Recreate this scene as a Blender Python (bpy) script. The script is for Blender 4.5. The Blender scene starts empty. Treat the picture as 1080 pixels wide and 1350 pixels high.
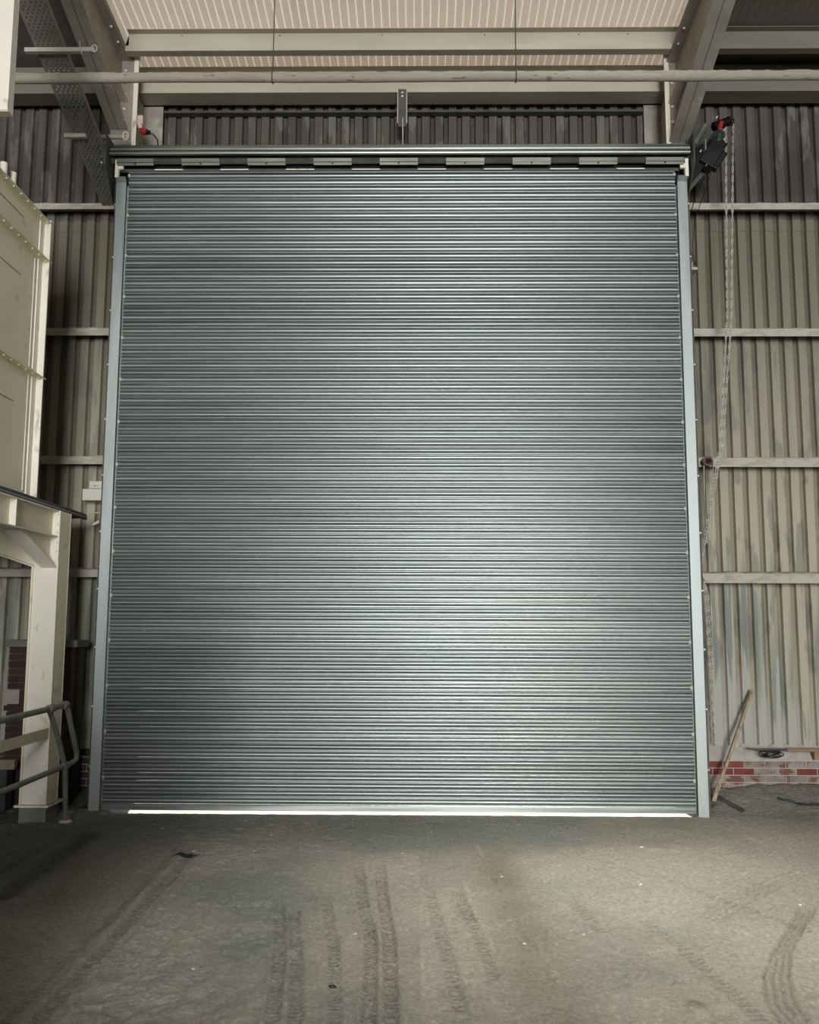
import bpy, math, random
import numpy as np
from mathutils import Vector, Matrix
random.seed(7)
C = bpy.context.scene.collection
S = bpy.context.scene

# ---------------------------------------------------------------- camera
cam_d = bpy.data.cameras.new('camera')
cam_d.sensor_fit = 'HORIZONTAL'
cam_d.sensor_width = 36.0
cam_d.lens = 36.0 * 1210 / 1080
cam_d.clip_start = 0.05
cam_d.clip_end = 200
cam = bpy.data.objects.new('camera', cam_d)
C.objects.link(cam)
fw = Vector((-0.01267689, 0.99232845, 0.12297782))
rt = Vector((0.99991707, 0.01230159, 0.00381057))
up = Vector((-0.00226851, -0.12301592, 0.9924021))
cam.matrix_world = Matrix(((rt.x, up.x, -fw.x, 0), (rt.y, up.y, -fw.y, 0), (rt.z, up.z, -fw.z, 1.88), (0, 0, 0, 1)))
S.camera = cam

# ---------------------------------------------------------------- world, sun, daylight, exposure
W = bpy.data.worlds.new('world')
S.world = W
W.use_nodes = True
W.node_tree.nodes['Background'].inputs[0].default_value = (0.80, 0.88, 1.0, 1)
W.node_tree.nodes['Background'].inputs[1].default_value = 1.0

def area(name, loc, target, sx, sy, power, col):
    l = bpy.data.lights.new(name, 'AREA')
    l.shape = 'RECTANGLE'; l.size = sx; l.size_y = sy; l.energy = power; l.color = col
    o = bpy.data.objects.new(name, l); C.objects.link(o)
    o.location = loc
    d = Vector(target) - Vector(loc)
    o.rotation_euler = d.to_track_quat('-Z', 'Z').to_euler()
    return o

sun_d = bpy.data.lights.new('sun', 'SUN')
sun_d.energy = 22; sun_d.angle = 0.01; sun_d.color = (1, 0.96, 0.9)
sun = bpy.data.objects.new('sun', sun_d); C.objects.link(sun)
sun.rotation_euler = Vector((0.12, -0.64, -0.77)).to_track_quat('-Z', 'Z').to_euler()
# daylight entering through the big doorway at the far end of the hall
area('doorway_daylight', (1.6, -21.8, 4.4), (1.6, 0, 4.4), 6.0, 8.0, 6200, (0.94, 0.975, 1.0))
# daylight through the strip of rooflights above the bay
rl_ = area('rooflight_daylight', (1.6, 6.2, 8.80), (1.6, 6.4, 0), 2.0, 2.6, 132, (1.0, 0.96, 0.87))
rl_.data.spread = math.radians(50)

S.view_settings.view_transform = 'Standard'
S.view_settings.look = 'None'
S.view_settings.exposure = 0.25
S.view_settings.gamma = 1.0
S.view_settings.use_curve_mapping = False

# ---------------------------------------------------------------- materials
def mat(name, c1, c2=None, scale=(3, 3, 3), rough=0.7, metal=0.0, detail=6, lo=0.35, hi=0.65,
        bump=0.0, bump_scale=40, dust=None, dust_at=0.6, rand=0.0, spec=0.5, c3=None, scale3=(20, 20, 20), lo3=0.55, hi3=0.7, rough_var=0.0, world=False):
    m = bpy.data.materials.new(name); m.use_nodes = True
    nt = m.node_tree; N = nt.nodes; L = nt.links
    b = N['Principled BSDF']
    b.inputs['Roughness'].default_value = rough
    b.inputs['Metallic'].default_value = metal
    b.inputs['Specular IOR Level'].default_value = spec
    tc = N.new('ShaderNodeTexCoord')
    def noise(sc, d=detail, s=1.0):
        mp = N.new('ShaderNodeMapping'); mp.inputs['Scale'].default_value = sc
        if world: L.new(N.new('ShaderNodeNewGeometry').outputs['Position'], mp.inputs['Vector'])
        else: L.new(tc.outputs['Object'], mp.inputs['Vector'])
        n = N.new('ShaderNodeTexNoise'); n.inputs['Scale'].default_value = s; n.inputs['Detail'].default_value = d
        L.new(mp.outputs[0], n.inputs['Vector'])
        return n.outputs['Fac']
    def ramp(src, a, z):
        r = N.new('ShaderNodeMapRange'); r.inputs[1].default_value = a; r.inputs[2].default_value = z
        L.new(src, r.inputs[0]); return r.outputs[0]
    def mix(f, a, z, mode='MIX'):
        x = N.new('ShaderNodeMix'); x.data_type = 'RGBA'; x.blend_type = mode
        if hasattr(f, 'is_linked'): L.new(f, x.inputs[0])
        else: x.inputs[0].default_value = f
        for v, i in ((a, 6), (z, 7)):
            if hasattr(v, 'is_linked'): L.new(v, x.inputs[i])
            else: x.inputs[i].default_value = (*v, 1)
        return x.outputs[2]
    col = c1
    if c2: col = mix(ramp(noise(scale), lo, hi), c1, c2)
    if c3: col = mix(ramp(noise(scale3), lo3, hi3), col, c3)
    if dust:
        g = N.new('ShaderNodeNewGeometry'); sx = N.new('ShaderNodeSeparateXYZ')
        L.new(g.outputs['Normal'], sx.inputs[0])
        col = mix(ramp(sx.outputs[2], dust_at - 0.25, dust_at + 0.25), col, dust)
    if rand:
        oi = N.new('ShaderNodeObjectInfo')
        r = N.new('ShaderNodeMapRange'); r.inputs[3].default_value = 1 - rand; r.inputs[4].default_value = 1.0
        L.new(oi.outputs['Random'], r.inputs[0])
        cb = N.new('ShaderNodeCombineColor')
        for i in range(3): L.new(r.outputs[0], cb.inputs[i])
        col = mix(1.0, col, cb.outputs[0], 'MULTIPLY')
    if hasattr(col, 'is_linked'): L.new(col, b.inputs['Base Color'])
    else: b.inputs['Base Color'].default_value = (*col, 1)
    if rough_var:
        r = N.new('ShaderNodeMapRange'); r.inputs[1].default_value = 0.3; r.inputs[2].default_value = 0.7
        r.inputs[3].default_value = rough - rough_var; r.inputs[4].default_value = rough + rough_var
        L.new(noise(scale), r.inputs[0]); L.new(r.outputs[0], b.inputs['Roughness'])
    if bump:
        bp = N.new('ShaderNodeBump'); bp.inputs['Strength'].default_value = bump; bp.inputs['Distance'].default_value = 0.01
        L.new(noise((bump_scale,) * 3 if not isinstance(bump_scale, tuple) else bump_scale, 4), bp.inputs['Height'])
        L.new(bp.outputs[0], b.inputs['Normal'])
    return m

M = {}
M['galv'] = mat('galvanised_slat', (0.265, 0.292, 0.276), (0.335, 0.36, 0.342), (0.7, 30, 30), rough=0.37, metal=0.8, rand=0.22, rough_var=0.06, bump=0.06, bump_scale=(1.5, 60, 60), world=True)
M['rail'] = mat('galvanised_rail', (0.36, 0.385, 0.362), (0.42, 0.445, 0.42), (8, 8, 1.2), rough=0.48, metal=0.75, rough_var=0.08)
M['coil'] = mat('galvanised_coil', (0.30, 0.32, 0.30), (0.38, 0.39, 0.365), (0.8, 25, 25), rough=0.33, metal=1.0, rough_var=0.06)
M['plate'] = mat('slot_plate_metal', (0.13, 0.125, 0.10), (0.19, 0.18, 0.15), (3, 30, 30), rough=0.5, metal=0.8)
M['clad'] = mat('cladding_sheet', (0.235, 0.215, 0.155), (0.30, 0.28, 0.21), (5, 1, 0.5), rough=0.75, c3=(0.17, 0.165, 0.125), scale3=(9, 1, 0.9), lo3=0.56, hi3=0.68, bump=0.15, bump_scale=25)
M['roof'] = mat('roof_sheet', (0.56, 0.50, 0.42), (0.62, 0.57, 0.49), (0.8, 2, 1), rough=0.7, c3=(0.46, 0.41, 0.33), scale3=(3, 0.7, 1), lo3=0.58, hi3=0.75)
def translucent(m, col):
    nt = m.node_tree; N = nt.nodes; L = nt.links
    t = N.new('ShaderNodeBsdfTranslucent'); t.inputs[0].default_value = (*col, 1)
    a = N.new('ShaderNodeAddShader')
    L.new(N['Principled BSDF'].outputs[0], a.inputs[0]); L.new(t.outputs[0], a.inputs[1])
    L.new(a.outputs[0], N['Material Output'].inputs[0])
translucent(M['roof'], (0.030, 0.0255, 0.021))   # weathered glass fibre rooflight sheets let a little daylight through
M['roof_rib'] = mat('roof_sheet_rib', (0.72, 0.67, 0.59), (0.78, 0.73, 0.65), (2, 2, 2), rough=0.6)  # paler than the sheet: light caught by the rib sides painted in
translucent(M['roof_rib'], (0.052, 0.046, 0.038))
M['roof_dark'] = mat('brown_roof_sheet', (0.13, 0.105, 0.085), (0.16, 0.13, 0.105), (1, 3, 1), rough=0.85)
M['cream'] = mat('dusty_cream_steel', (0.46, 0.42, 0.33), (0.54, 0.50, 0.41), (2, 2, 2), rough=0.6, dust=(0.42, 0.38, 0.31), c3=(0.33, 0.29, 0.22), scale3=(6, 6, 3), lo3=0.6, hi3=0.75)
M['rafter'] = mat('grey_rafter_steel', (0.26, 0.23, 0.185), (0.33, 0.295, 0.24), (3, 3, 3), rough=0.5, dust=(0.42, 0.38, 0.31), c3=(0.40, 0.36, 0.29), scale3=(5, 5, 5), lo3=0.58, hi3=0.72)
M['purlin'] = mat('purlin_steel', (0.40, 0.355, 0.27), (0.46, 0.41, 0.32), (1.2, 4, 4), rough=0.65, dust=(0.47, 0.43, 0.35))
M['purlin_shaded'] = mat('shaded_purlin_steel', (0.17, 0.15, 0.115), (0.21, 0.185, 0.14), (1.2, 4, 4), rough=0.7, dust=(0.28, 0.25, 0.2))  # darker copy of the purlin steel; side bay shade put into the colour
M['girt'] = mat('girt_steel', (0.36, 0.33, 0.25), (0.42, 0.385, 0.30), (4, 4, 4), rough=0.75, dust=(0.5, 0.46, 0.38), c3=(0.47, 0.43, 0.36), scale3=(5, 5, 16), lo3=0.45, hi3=0.5)
M['pipe'] = mat('dusty_pipe', (0.29, 0.265, 0.20), (0.34, 0.31, 0.24), (3, 10, 10), rough=0.85, dust=(0.38, 0.345, 0.275), dust_at=0.35, c3=(0.16, 0.14, 0.10), scale3=(7, 30, 30), lo3=0.62, hi3=0.67, bump=0.5, bump_scale=40)
M['tank'] = mat('tank_paint', (0.76, 0.69, 0.47), (0.82, 0.75, 0.54), (1.5, 1.5, 1.5), rough=0.6, dust=(0.36, 0.33, 0.26), c3=(0.50, 0.45, 0.33), scale3=(4, 4, 8), lo3=0.62, hi3=0.8)
M['frame'] = mat('frame_paint', (0.76, 0.70, 0.57), (0.82, 0.76, 0.64), (3, 3, 2), rough=0.6, dust=(0.40, 0.36, 0.29), c3=(0.40, 0.35, 0.27), scale3=(9, 9, 4), lo3=0.62, hi3=0.72)
M['dark'] = mat('dark_steel', (0.05, 0.047, 0.04), (0.08, 0.075, 0.065), (6, 6, 6), rough=0.6)
M['black'] = mat('black_metal', (0.005, 0.005, 0.005), (0.009, 0.009, 0.009), (9, 9, 9), rough=0.45, spec=0.25)
M['tray'] = mat('tray_steel', (0.20, 0.185, 0.155), (0.26, 0.24, 0.2), (5, 5, 5), rough=0.6, metal=0.3)
M['strut'] = mat('strut_steel', (0.42, 0.39, 0.33), (0.5, 0.47, 0.4), (8, 8, 8), rough=0.6, metal=0.2, dust=(0.5, 0.46, 0.38))
M['tube'] = mat('guard_tube', (0.16, 0.155, 0.13), (0.24, 0.23, 0.19), (7, 7, 7), rough=0.55, metal=0.4, dust=(0.3, 0.28, 0.23))
M['brick'] = mat('red_brick', (0.17, 0.035, 0.03), (0.24, 0.06, 0.045), (6, 6, 6), rough=0.9, rand=0.3, bump=0.4, bump_scale=60, dust=(0.35, 0.31, 0.26), world=True)
M['brick_dusty'] = mat('dusty_brick', (0.27, 0.20, 0.165), (0.36, 0.32, 0.27), (7, 7, 9), rough=0.95, rand=0.2, bump=0.4, bump_scale=60, c3=(0.2, 0.09, 0.07), scale3=(9, 9, 14), lo3=0.52, hi3=0.6, world=True)
M['brick_dark'] = mat('shaded_brick', (0.06, 0.032, 0.027), (0.09, 0.048, 0.04), (6, 6, 6), rough=0.9, rand=0.3)  # brick darkened: shade lying on the left pier put into the colour
M['mortar'] = mat('mortar', (0.40, 0.36, 0.30), (0.46, 0.42, 0.36), (12, 12, 12), rough=0.95)
M['concrete'] = mat('concrete', (0.16, 0.15, 0.13), (0.2, 0.19, 0.165), (3, 3, 3), rough=0.9, bump=0.3)
M['white'] = mat('off_white_plastic', (0.62, 0.57, 0.48), (0.68, 0.63, 0.54), (9, 9, 9), rough=0.6)
M['print'] = mat('dark_print', (0.1, 0.1, 0.1), rough=0.7)
M['red'] = mat('red_plastic', (0.35, 0.012, 0.012), (0.42, 0.02, 0.02), (9, 9, 9), rough=0.4)
M['green'] = mat('green_plastic', (0.02, 0.09, 0.05), rough=0.4)
M['pink'] = mat('pale_pink_plastic', (0.55, 0.42, 0.36), (0.6, 0.48, 0.42), (20, 20, 20), rough=0.6)
M['chain'] = mat('zinc_chain', (0.52, 0.50, 0.43), (0.62, 0.59, 0.52), (30, 30, 30), rough=0.4, metal=0.3)
M['reel'] = mat('brown_cord', (0.16, 0.08, 0.07), (0.23, 0.13, 0.115), (40, 40, 40), rough=0.9)
M['cord'] = mat('pale_cord', (0.45, 0.42, 0.34), rough=0.9)
M['cable'] = mat('black_cable', (0.012, 0.013, 0.017), rough=0.5)
M['wood'] = mat('weathered_wood', (0.30, 0.24, 0.16), (0.40, 0.33, 0.23), (20, 20, 3), rough=0.85, c3=(0.2, 0.15, 0.1), scale3=(40, 40, 4), lo3=0.58, hi3=0.66)
M['wood_brown'] = mat('brown_wood', (0.24, 0.14, 0.08), (0.32, 0.2, 0.12), (3, 20, 20), rough=0.85)
M['stone'] = mat('stone', (0.50, 0.47, 0.41), (0.6, 0.57, 0.5), (20, 20, 20), rough=0.9, rand=0.35)
M['wall_dark'] = mat('hall_wall', (0.06, 0.055, 0.045), (0.08, 0.073, 0.06), (1, 1, 0.4), rough=0.85)
M['ground'] = mat('yard_concrete', (0.5, 0.48, 0.44), (0.56, 0.54, 0.5), (1, 1, 1), rough=0.9)

# cladding: pale dust rises up the foot of the wall and runs in drips; bare grey green metal shows between
def cladding_dust(m):
    nt = m.node_tree; N = nt.nodes; L = nt.links; b = N['Principled BSDF']
    src = b.inputs['Base Color'].links[0].from_socket
    tc = N.new('ShaderNodeTexCoord'); sp = N.new('ShaderNodeSeparateXYZ'); L.new(tc.outputs['Object'], sp.inputs[0])
    def noise(sc, d):
        mp = N.new('ShaderNodeMapping'); mp.inputs['Scale'].default_value = sc
        L.new(tc.outputs['Object'], mp.inputs[0])
        n = N.new('ShaderNodeTexNoise'); n.inputs['Scale'].default_value = 1; n.inputs['Detail'].default_value = d
        L.new(mp.outputs[0], n.inputs[0]); return n.outputs['Fac']
    def math_(op, a, z):
        x = N.new('ShaderNodeMath'); x.operation = op
        for i, v in enumerate((a, z)):
            if hasattr(v, 'is_linked'): L.new(v, x.inputs[i])
            else: x.inputs[i].default_value = v
        return x.outputs[0]
    def rng(s, a, z):
        r = N.new('ShaderNodeMapRange'); r.interpolation_type = 'SMOOTHSTEP'
        r.inputs[1].default_value = a; r.inputs[2].default_value = z; L.new(s, r.inputs[0]); return r.outputs[0]
    def mix(f, a, z):
        x = N.new('ShaderNodeMix'); x.data_type = 'RGBA'; L.new(f, x.inputs[0])
        for v, i in ((a, 6), (z, 7)):
            if hasattr(v, 'is_linked'): L.new(v, x.inputs[i])
            else: x.inputs[i].default_value = (*v, 1)
        return x.outputs[2]
    drip = noise((9, 1, 0.5), 5)
    zj = math_('ADD', sp.outputs[2], math_('MULTIPLY', math_('SUBTRACT', drip, 0.5), -3.2))
    src = mix(rng(sp.outputs[2], 6.60, 6.64), mix(rng(sp.outputs[2], 4.2, 6.5), src, (0.185, 0.17, 0.115)), mix(rng(noise((7, 1, 0.6), 5), 0.35, 0.65), (0.07, 0.058, 0.046), (0.10, 0.083, 0.065)))
    # paler dust coat from the middle of the wall downwards
    c = mix(rng(sp.outputs[2], 5.4, 2.6), src, (0.43, 0.395, 0.29))
    blot = noise((6, 1, 1.6), 7)
    c = mix(math_('MULTIPLY', rng(blot, 0.54, 0.62), 0.6), c, (0.19, 0.185, 0.15))
    # grey green bare sheet between z 1.0 and 2.3
    c = mix(math_('MULTIPLY', math_('MULTIPLY', rng(zj, 2.7, 1.9), rng(noise((14, 1, 0.35), 4), 0.40, 0.58)), 0.85), c, (0.19, 0.205, 0.18))
    # pale splashed dust at the foot
    c = mix(math_('MULTIPLY', rng(zj, 1.3, 1.05), 0.95), c, (0.41, 0.39, 0.325))
    L.new(c, b.inputs['Base Color'])
cladding_dust(M['clad'])

# ---------------------------------------------------------------- mesh helpers
class B:
    def __init__(s): s.v = []; s.f = []; s.sm = []; s.mi = []
    def add(s, vs, fs, smooth=False, mi=0):
        n = len(s.v); s.v += [tuple(p) for p in vs]
        for f in fs: s.f.append(tuple(n + i for i in f)); s.sm.append(smooth); s.mi.append(mi)
        return s
    def box(s, x0, x1, y0, y1, z0, z1, mi=0):
        return s.add([(x, y, z) for z in (z0, z1) for y in (y0, y1) for x in (x0, x1)],
                     [(0, 2, 3, 1), (4, 5, 7, 6), (0, 1, 5, 4), (2, 6, 7, 3), (0, 4, 6, 2), (1, 3, 7, 5)], mi=mi)
    def prism(s, prof, axis, a, z, smooth=False, cap=True):
        n = len(prof)
        def P(p, t): return {'x': (t, p[0], p[1]), 'y': (p[0], t, p[1]), 'z': (p[0], p[1], t)}[axis]
        vs = [P(p, a) for p in prof] + [P(p, z) for p in prof]
        fs = [(i, (i + 1) % n, n + (i + 1) % n, n + i) for i in range(n)]
        s.add(vs, fs, smooth)
        if cap: s.add(vs, [tuple(range(n))[::-1], tuple(range(n, 2 * n))])
        return s
    def hexa(s, p):   # 8 points: bottom 4 then top 4
        return s.add(p, [(3, 2, 1, 0), (4, 5, 6, 7), (0, 1, 5, 4), (1, 2, 6, 5), (2, 3, 7, 6), (3, 0, 4, 7)])
    def tube(s, pts, r, n=8, closed=False, cap=True, jit=0.0):
        pts = [Vector(p) for p in pts]; k = len(pts); rings = []
        u = None
        for i, p in enumerate(pts):
            if closed: t = pts[(i + 1) % k] - pts[i - 1]
            else: t = pts[min(i + 1, k - 1)] - pts[max(i - 1, 0)]
            t.normalize()
            if u is None:
                u = t.orthogonal().normalized()
            else:
                u = (u - t * u.dot(t)).normalized()
            w = t.cross(u)
            rr = (r[i] if isinstance(r, (list, tuple)) else r) * (1 + random.uniform(-jit, jit))
            rings.append([p + (u * math.cos(a) + w * math.sin(a)) * rr for a in [2 * math.pi * j / n for j in range(n)]])
        vs = [q for R in rings for q in R]
        fs = []
        for i in range(k if closed else k - 1):
            a, b_ = i * n, ((i + 1) % k) * n
            for j in range(n): fs.append((a + j, a + (j + 1) % n, b_ + (j + 1) % n, b_ + j))
        s.add(vs, fs, True)
        if cap and not closed:
            s.add(rings[0], [tuple(range(n))[::-1]]); s.add(rings[-1], [tuple(range(n))])
        return s
    def cyl(s, a, b_, r, n=12): return s.tube([a, b_], r, n)
    def mesh(s, name, mats, org=(0, 0, 0)):
        me = bpy.data.meshes.new(name)
        me.from_pydata([(x - org[0], y - org[1], z - org[2]) for x, y, z in s.v], [], s.f)
        for m in (mats if isinstance(mats, list) else [mats]): me.materials.append(m)
        me.polygons.foreach_set('use_smooth', s.sm)
        me.polygons.foreach_set('material_index', s.mi)
        me.update()
        return me
    def build(s, name, mats, parent=None, bevel=0.0):
        org = parent['_o'] if parent is not None else (0, 0, 0)
        o = bpy.data.objects.new(name, s.mesh(name, mats, org)); C.objects.link(o)
        if parent is not None: o.parent = parent
        o['_o'] = org
        if bevel:
            m = o.modifiers.new('bevel', 'BEVEL'); m.width = bevel; m.segments = 2; m.limit_method = 'ANGLE'
        return o

def thing(name, label, cat, loc, group=None):
    o = bpy.data.objects.new(name, None); C.objects.link(o)
    o.location = loc; o['_o'] = tuple(loc); o['label'] = label; o['category'] = cat
    if group: o['group'] = group
    return o
def solo(b, name, m, label, cat, loc, group=None):
    """a thing that is one mesh"""
    o = bpy.data.objects.new(name, b.mesh(name, m, loc)); C.objects.link(o)
    o.location = loc; o['_o'] = tuple(loc); o['label'] = label; o['category'] = cat
    if group: o['group'] = group
    return o
def struct(b, name, m):
    o = b.build(name, m); o['kind'] = 'structure'; return o
def copy_part(o, parent, d):
    c = o.copy(); C.objects.link(c); c.parent = parent; c.location = Vector(o.location) + Vector(d); return c

# ---------------------------------------------------------------- setting: roof, walls
def roof_z(y): return 8.43 + 0.10 * (10.3 - y)
def ribbed_roof(x0, x1, b, mi):
    p = 0.09; prof = []; x = x0
    while x < x1 - 1e-6:
        w = min(p, x1 - x)
        prof += [(x, 0), (x + w * 0.78, 0), (x + w * 0.83, -0.009), (x + w * 0.93, -0.009), (x + w * 0.98, 0)]
        x += p
    prof.append((x1, 0))
    y0, y1 = 7.4, 10.34
    n = len(prof)
    vs = [(q[0], y0, roof_z(y0) + q[1]) for q in prof] + [(q[0], y1, roof_z(y1) + q[1]) for q in prof]
    b.add(vs, [(i, n + i, n + i + 1, i + 1) for i in range(n - 1) if i % 5 == 0 or i % 5 == 4], mi=mi)
    b.add(vs, [(i, n + i, n + i + 1, i + 1) for i in range(n - 1) if i % 5 in (1, 2, 3)], mi=mi if mi else 2)
    if mi: b.add([(x0, y0, roof_z(y0) + .06), (x1, y0, roof_z(y0) + .06), (x1, y1, roof_z(y1) + .06), (x0, y1, roof_z(y1) + .06)], [(0, 1, 2, 3)], mi=mi)
b = B()
ribbed_roof(-3.41, 2.853, b, 0)
ribbed_roof(-7.0, -3.41, b, 1)
ribbed_roof(2.853, 6.5, b, 1)
for x0, x1, y0, y1 in ((-7, 6.5, -22, 4.2), (-7, 0.4, 4.2, 7.4), (2.6, 6.5, 4.2, 7.4)):
    za, zb = roof_z(y0), roof_z(y1)
    b.add([(x0, y0, za), (x1, y0, za), (x1, y1, zb), (x0, y1, zb)], [(0, 3, 2, 1)], mi=1)
struct(b, 'ceiling', [M['roof'], M['roof_dark'], M['roof_rib']])

struct(B().box(-7.1, -7.0, -22, 10.5, -0.1, 12), 'wall_left', M['wall_dark'])
struct(B().box(6.5, 6.6, -22, 10.5, -0.1, 12), 'wall_right', M['wall_dark'])
b = B().box(-7.1, -1.4, -22.2, -22.0, -0.1, 12).box(4.6, 6.6, -22.2, -22.0, -0.1, 12).box(-1.4, 4.6, -22.2, -22.0, 8.6, 12)
struct(b, 'wall_back', M['wall_dark'])
struct(B().box(-2.1, -1.6, -4.5, 3.0, 0, 2.3), 'wall_shade_blocker', M['concrete'])   # unseen low wall added left of the camera to shade the lower left

def corrugated(x0, x1, z0, z1, y, b, pitch=0.16):
    prof = []; x = x0
    while x < x1 - 1e-6:
        prof += [(x, 0), (x + .090, 0), (x + .104, .038), (x + .146, .038)]
        x += pitch
    prof.append((min(x, x1 + .1), 0))
    n = len(prof)
    vs = [(q[0], y + q[1], z0) for q in prof] + [(q[0], y + q[1], z1) for q in prof]
    b.add(vs, [(i, i + 1, n + i + 1, n + i) for i in range(n - 1) if i % 4 == 0])
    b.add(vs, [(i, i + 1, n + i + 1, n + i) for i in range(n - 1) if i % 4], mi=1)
M['clad_trough_shade'] = M['clad'].copy(); M['clad_trough_shade'].name = 'cladding_trough'
nt = M['clad_trough_shade'].node_tree; bs = nt.nodes['Principled BSDF']; x_ = nt.nodes.new('ShaderNodeMix'); x_.data_type = 'RGBA'; x_.blend_type = 'MULTIPLY'
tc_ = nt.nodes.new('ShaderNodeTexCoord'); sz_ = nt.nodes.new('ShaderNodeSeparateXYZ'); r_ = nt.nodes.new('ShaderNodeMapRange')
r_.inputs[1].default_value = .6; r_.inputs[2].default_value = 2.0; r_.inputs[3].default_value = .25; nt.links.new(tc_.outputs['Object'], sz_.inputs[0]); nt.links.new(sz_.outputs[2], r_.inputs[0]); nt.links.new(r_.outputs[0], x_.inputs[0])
x_.inputs[7].default_value = (0.62, 0.59, 0.55, 1)   # shade of the troughs put into the colour
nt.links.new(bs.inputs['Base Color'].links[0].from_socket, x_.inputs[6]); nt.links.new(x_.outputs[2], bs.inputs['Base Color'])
wall = struct(B().box(-7, -3.19, 10.36, 10.42, -0.1, 8.5).box(2.74, 6.5, 10.36, 10.42, -0.1, 8.5).box(-3.19, 2.74, 10.36, 10.42, 6.75, 8.5), 'wall_front', M['wall_dark'])
lap = [0.52, 2.20, 3.50, 5.00, 6.48, 8.46]
def sheet(x0, x1, z0, z1, y):
    b = B(); corrugated(x0, x1, z0, z1, y, b); b.build('cladding_sheet', [M['clad'], M['clad_trough_shade']], wall)
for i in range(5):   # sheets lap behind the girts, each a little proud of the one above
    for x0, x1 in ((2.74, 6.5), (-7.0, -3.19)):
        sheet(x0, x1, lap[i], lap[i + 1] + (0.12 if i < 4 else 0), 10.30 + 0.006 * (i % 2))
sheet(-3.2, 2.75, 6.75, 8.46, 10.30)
o = B().box(-3.2, 2.74, 9.60, 10.36, 6.70, 6.74).build('trim_1', M['dark']); o['kind'] = 'structure'   # unseen soffit added over the doorway to block outside light
struct(B().box(-3.20, -3.15, 9.60, 10.42, -.05, 6.74), 'trim_2', M['dark'])   # unseen doorway linings added to stop sunlight leaking in
struct(B().box(2.69, 2.74, 9.60, 10.42, -.05, 6.74), 'trim_3', M['dark'])

# brick plinths under the cladding, every brick a part of the wall
def plinth(x0, x1, zt, mats, y=10.2):
    core = B().box(x0, x1, y + .008, 10.36, -0.05, zt - .005).build('plinth_core', M['mortar'], wall)
    protos = {}
    cz = 0.0; row = 0
    while cz < zt - .03:
        x = x0 - (0.1125 if row % 2 else 0)
        while x < x1 - .02:
            a, z = max(x, x0), min(x + .215, x1)
            if z - a > .02:
                m = mats(0.5 * (a + z), row)
                key = (round(z - a, 4), m.name)
                if key not in protos:
                    protos[key] = B().box(0, z - a, 0, .10, 0, .065).mesh('brick', m)
                o = bpy.data.objects.new('brick', protos[key]); C.objects.link(o); o.parent = wall
                o.location = (a, y + random.uniform(-.004, .003), cz)
            x += .225
        cz += .075; row += 1
def mr(x, row):
    if row == 5: return M['brick'] if x < 3.58 else M['brick_dusty']
    if row == 4: return M['brick'] if (x < 3.40 or x > 3.95 or 3.2 < x < 3.5) else M['brick_dusty']
    return M['brick_dusty']
plinth(2.93, 6.5, 0.45, mr)
plinth(-7.0, -3.42, 0.45, lambda x, r: M['brick_dark'])
# dusty mortar ledge on top of the brick plinth
b = B()
n = 90
vs = []
for i in range(n + 1):
    x = 2.93 + (6.5 - 2.93) * i / n
    h = 0.012 * math.sin(i * 1.7) + random.uniform(-.012, .012)
    vs += [(x, 10.185 + random.uniform(-.004, .004), 0.448), (x, 10.19, 0.475 + h), (x, 10.25, 0.53 + h * .6), (x, 10.31, 0.60 + h)]
fs = []
for i in range(n):
    for j in range(3): fs.append((i * 4 + j, (i + 1) * 4 + j, (i + 1) * 4 + j + 1, i * 4 + j + 1))
b.add(vs, fs, True)
b.build('mortar_ledge', M['mortar'], wall)

# ---------------------------------------------------------------- floor with tyre tracks
def vnoise(X, Y, sc, seed):
    rg = np.random.RandomState(seed); G = rg.rand(257, 257)
    x = (X / sc) % 256; y = (Y / sc) % 256
    xi = x.astype(int); yi = y.astype(int); fx = x - xi; fy = y - yi
    fx = fx * fx * (3 - 2 * fx); fy = fy * fy * (3 - 2 * fy)
    return (G[xi, yi] * (1 - fx) * (1 - fy) + G[xi + 1, yi] * fx * (1 - fy) + G[xi, yi + 1] * (1 - fx) * fy + G[xi + 1, yi + 1] * fx * fy)
def sstep(a, z, t):
    t = np.clip((t - a) / (z - a), 0, 1); return t * t * (3 - 2 * t)
fx0, fx1, fy0, fy1 = -5.0, 5.0, 3.6, 10.3
nx, ny = 760, 510
gx = np.linspace(fx0, fx1, nx); gy = np.linspace(fy0, fy1, ny)
X, Y = np.meshgrid(gx, gy); X = X.ravel(); Y = Y.ravel()
def track(pts):
    pts = [np.array(p, float) for p in pts]
    best = np.full(X.shape, 9.0); al = np.zeros(X.shape); side = np.zeros(X.shape); s0 = 0
    for a, z in zip(pts[:-1], pts[1:]):
        d = z - a; ln = np.hypot(*d); d = d / ln
        t = np.clip((X - a[0]) * d[0] + (Y - a[1]) * d[1], 0, ln)
        px, py = X - a[0] - t * d[0], Y - a[1] - t * d[1]
        ds = np.hypot(px, py); k = ds < best
        best[k] = ds[k]; al[k] = s0 + t[k]; side[k] = np.sign(px * d[1] - py * d[0])[k]
        s0 += ln
    return best, al, best * side, s0
H = 0.010 * (vnoise(X, Y, 0.9, 1) - .5) + 0.010 * (vnoise(X, Y, 0.22, 2) - .5) + 0.016 * (vnoise(X, Y, 0.085, 3) - .5) + 0.016 * (vnoise(X, Y, 0.042, 4) - .5)
dust = 0.55 + 0.9 * (vnoise(X, Y, 1.1, 5) - .5) + 0.5 * (vnoise(X, Y, 0.35, 6) - .5) + 0.35 * (vnoise(X, Y, 0.06, 7) - .5)
brown = 0.25 * vnoise(X, Y, 1.3, 8)
dark = np.zeros(X.shape)
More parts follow.
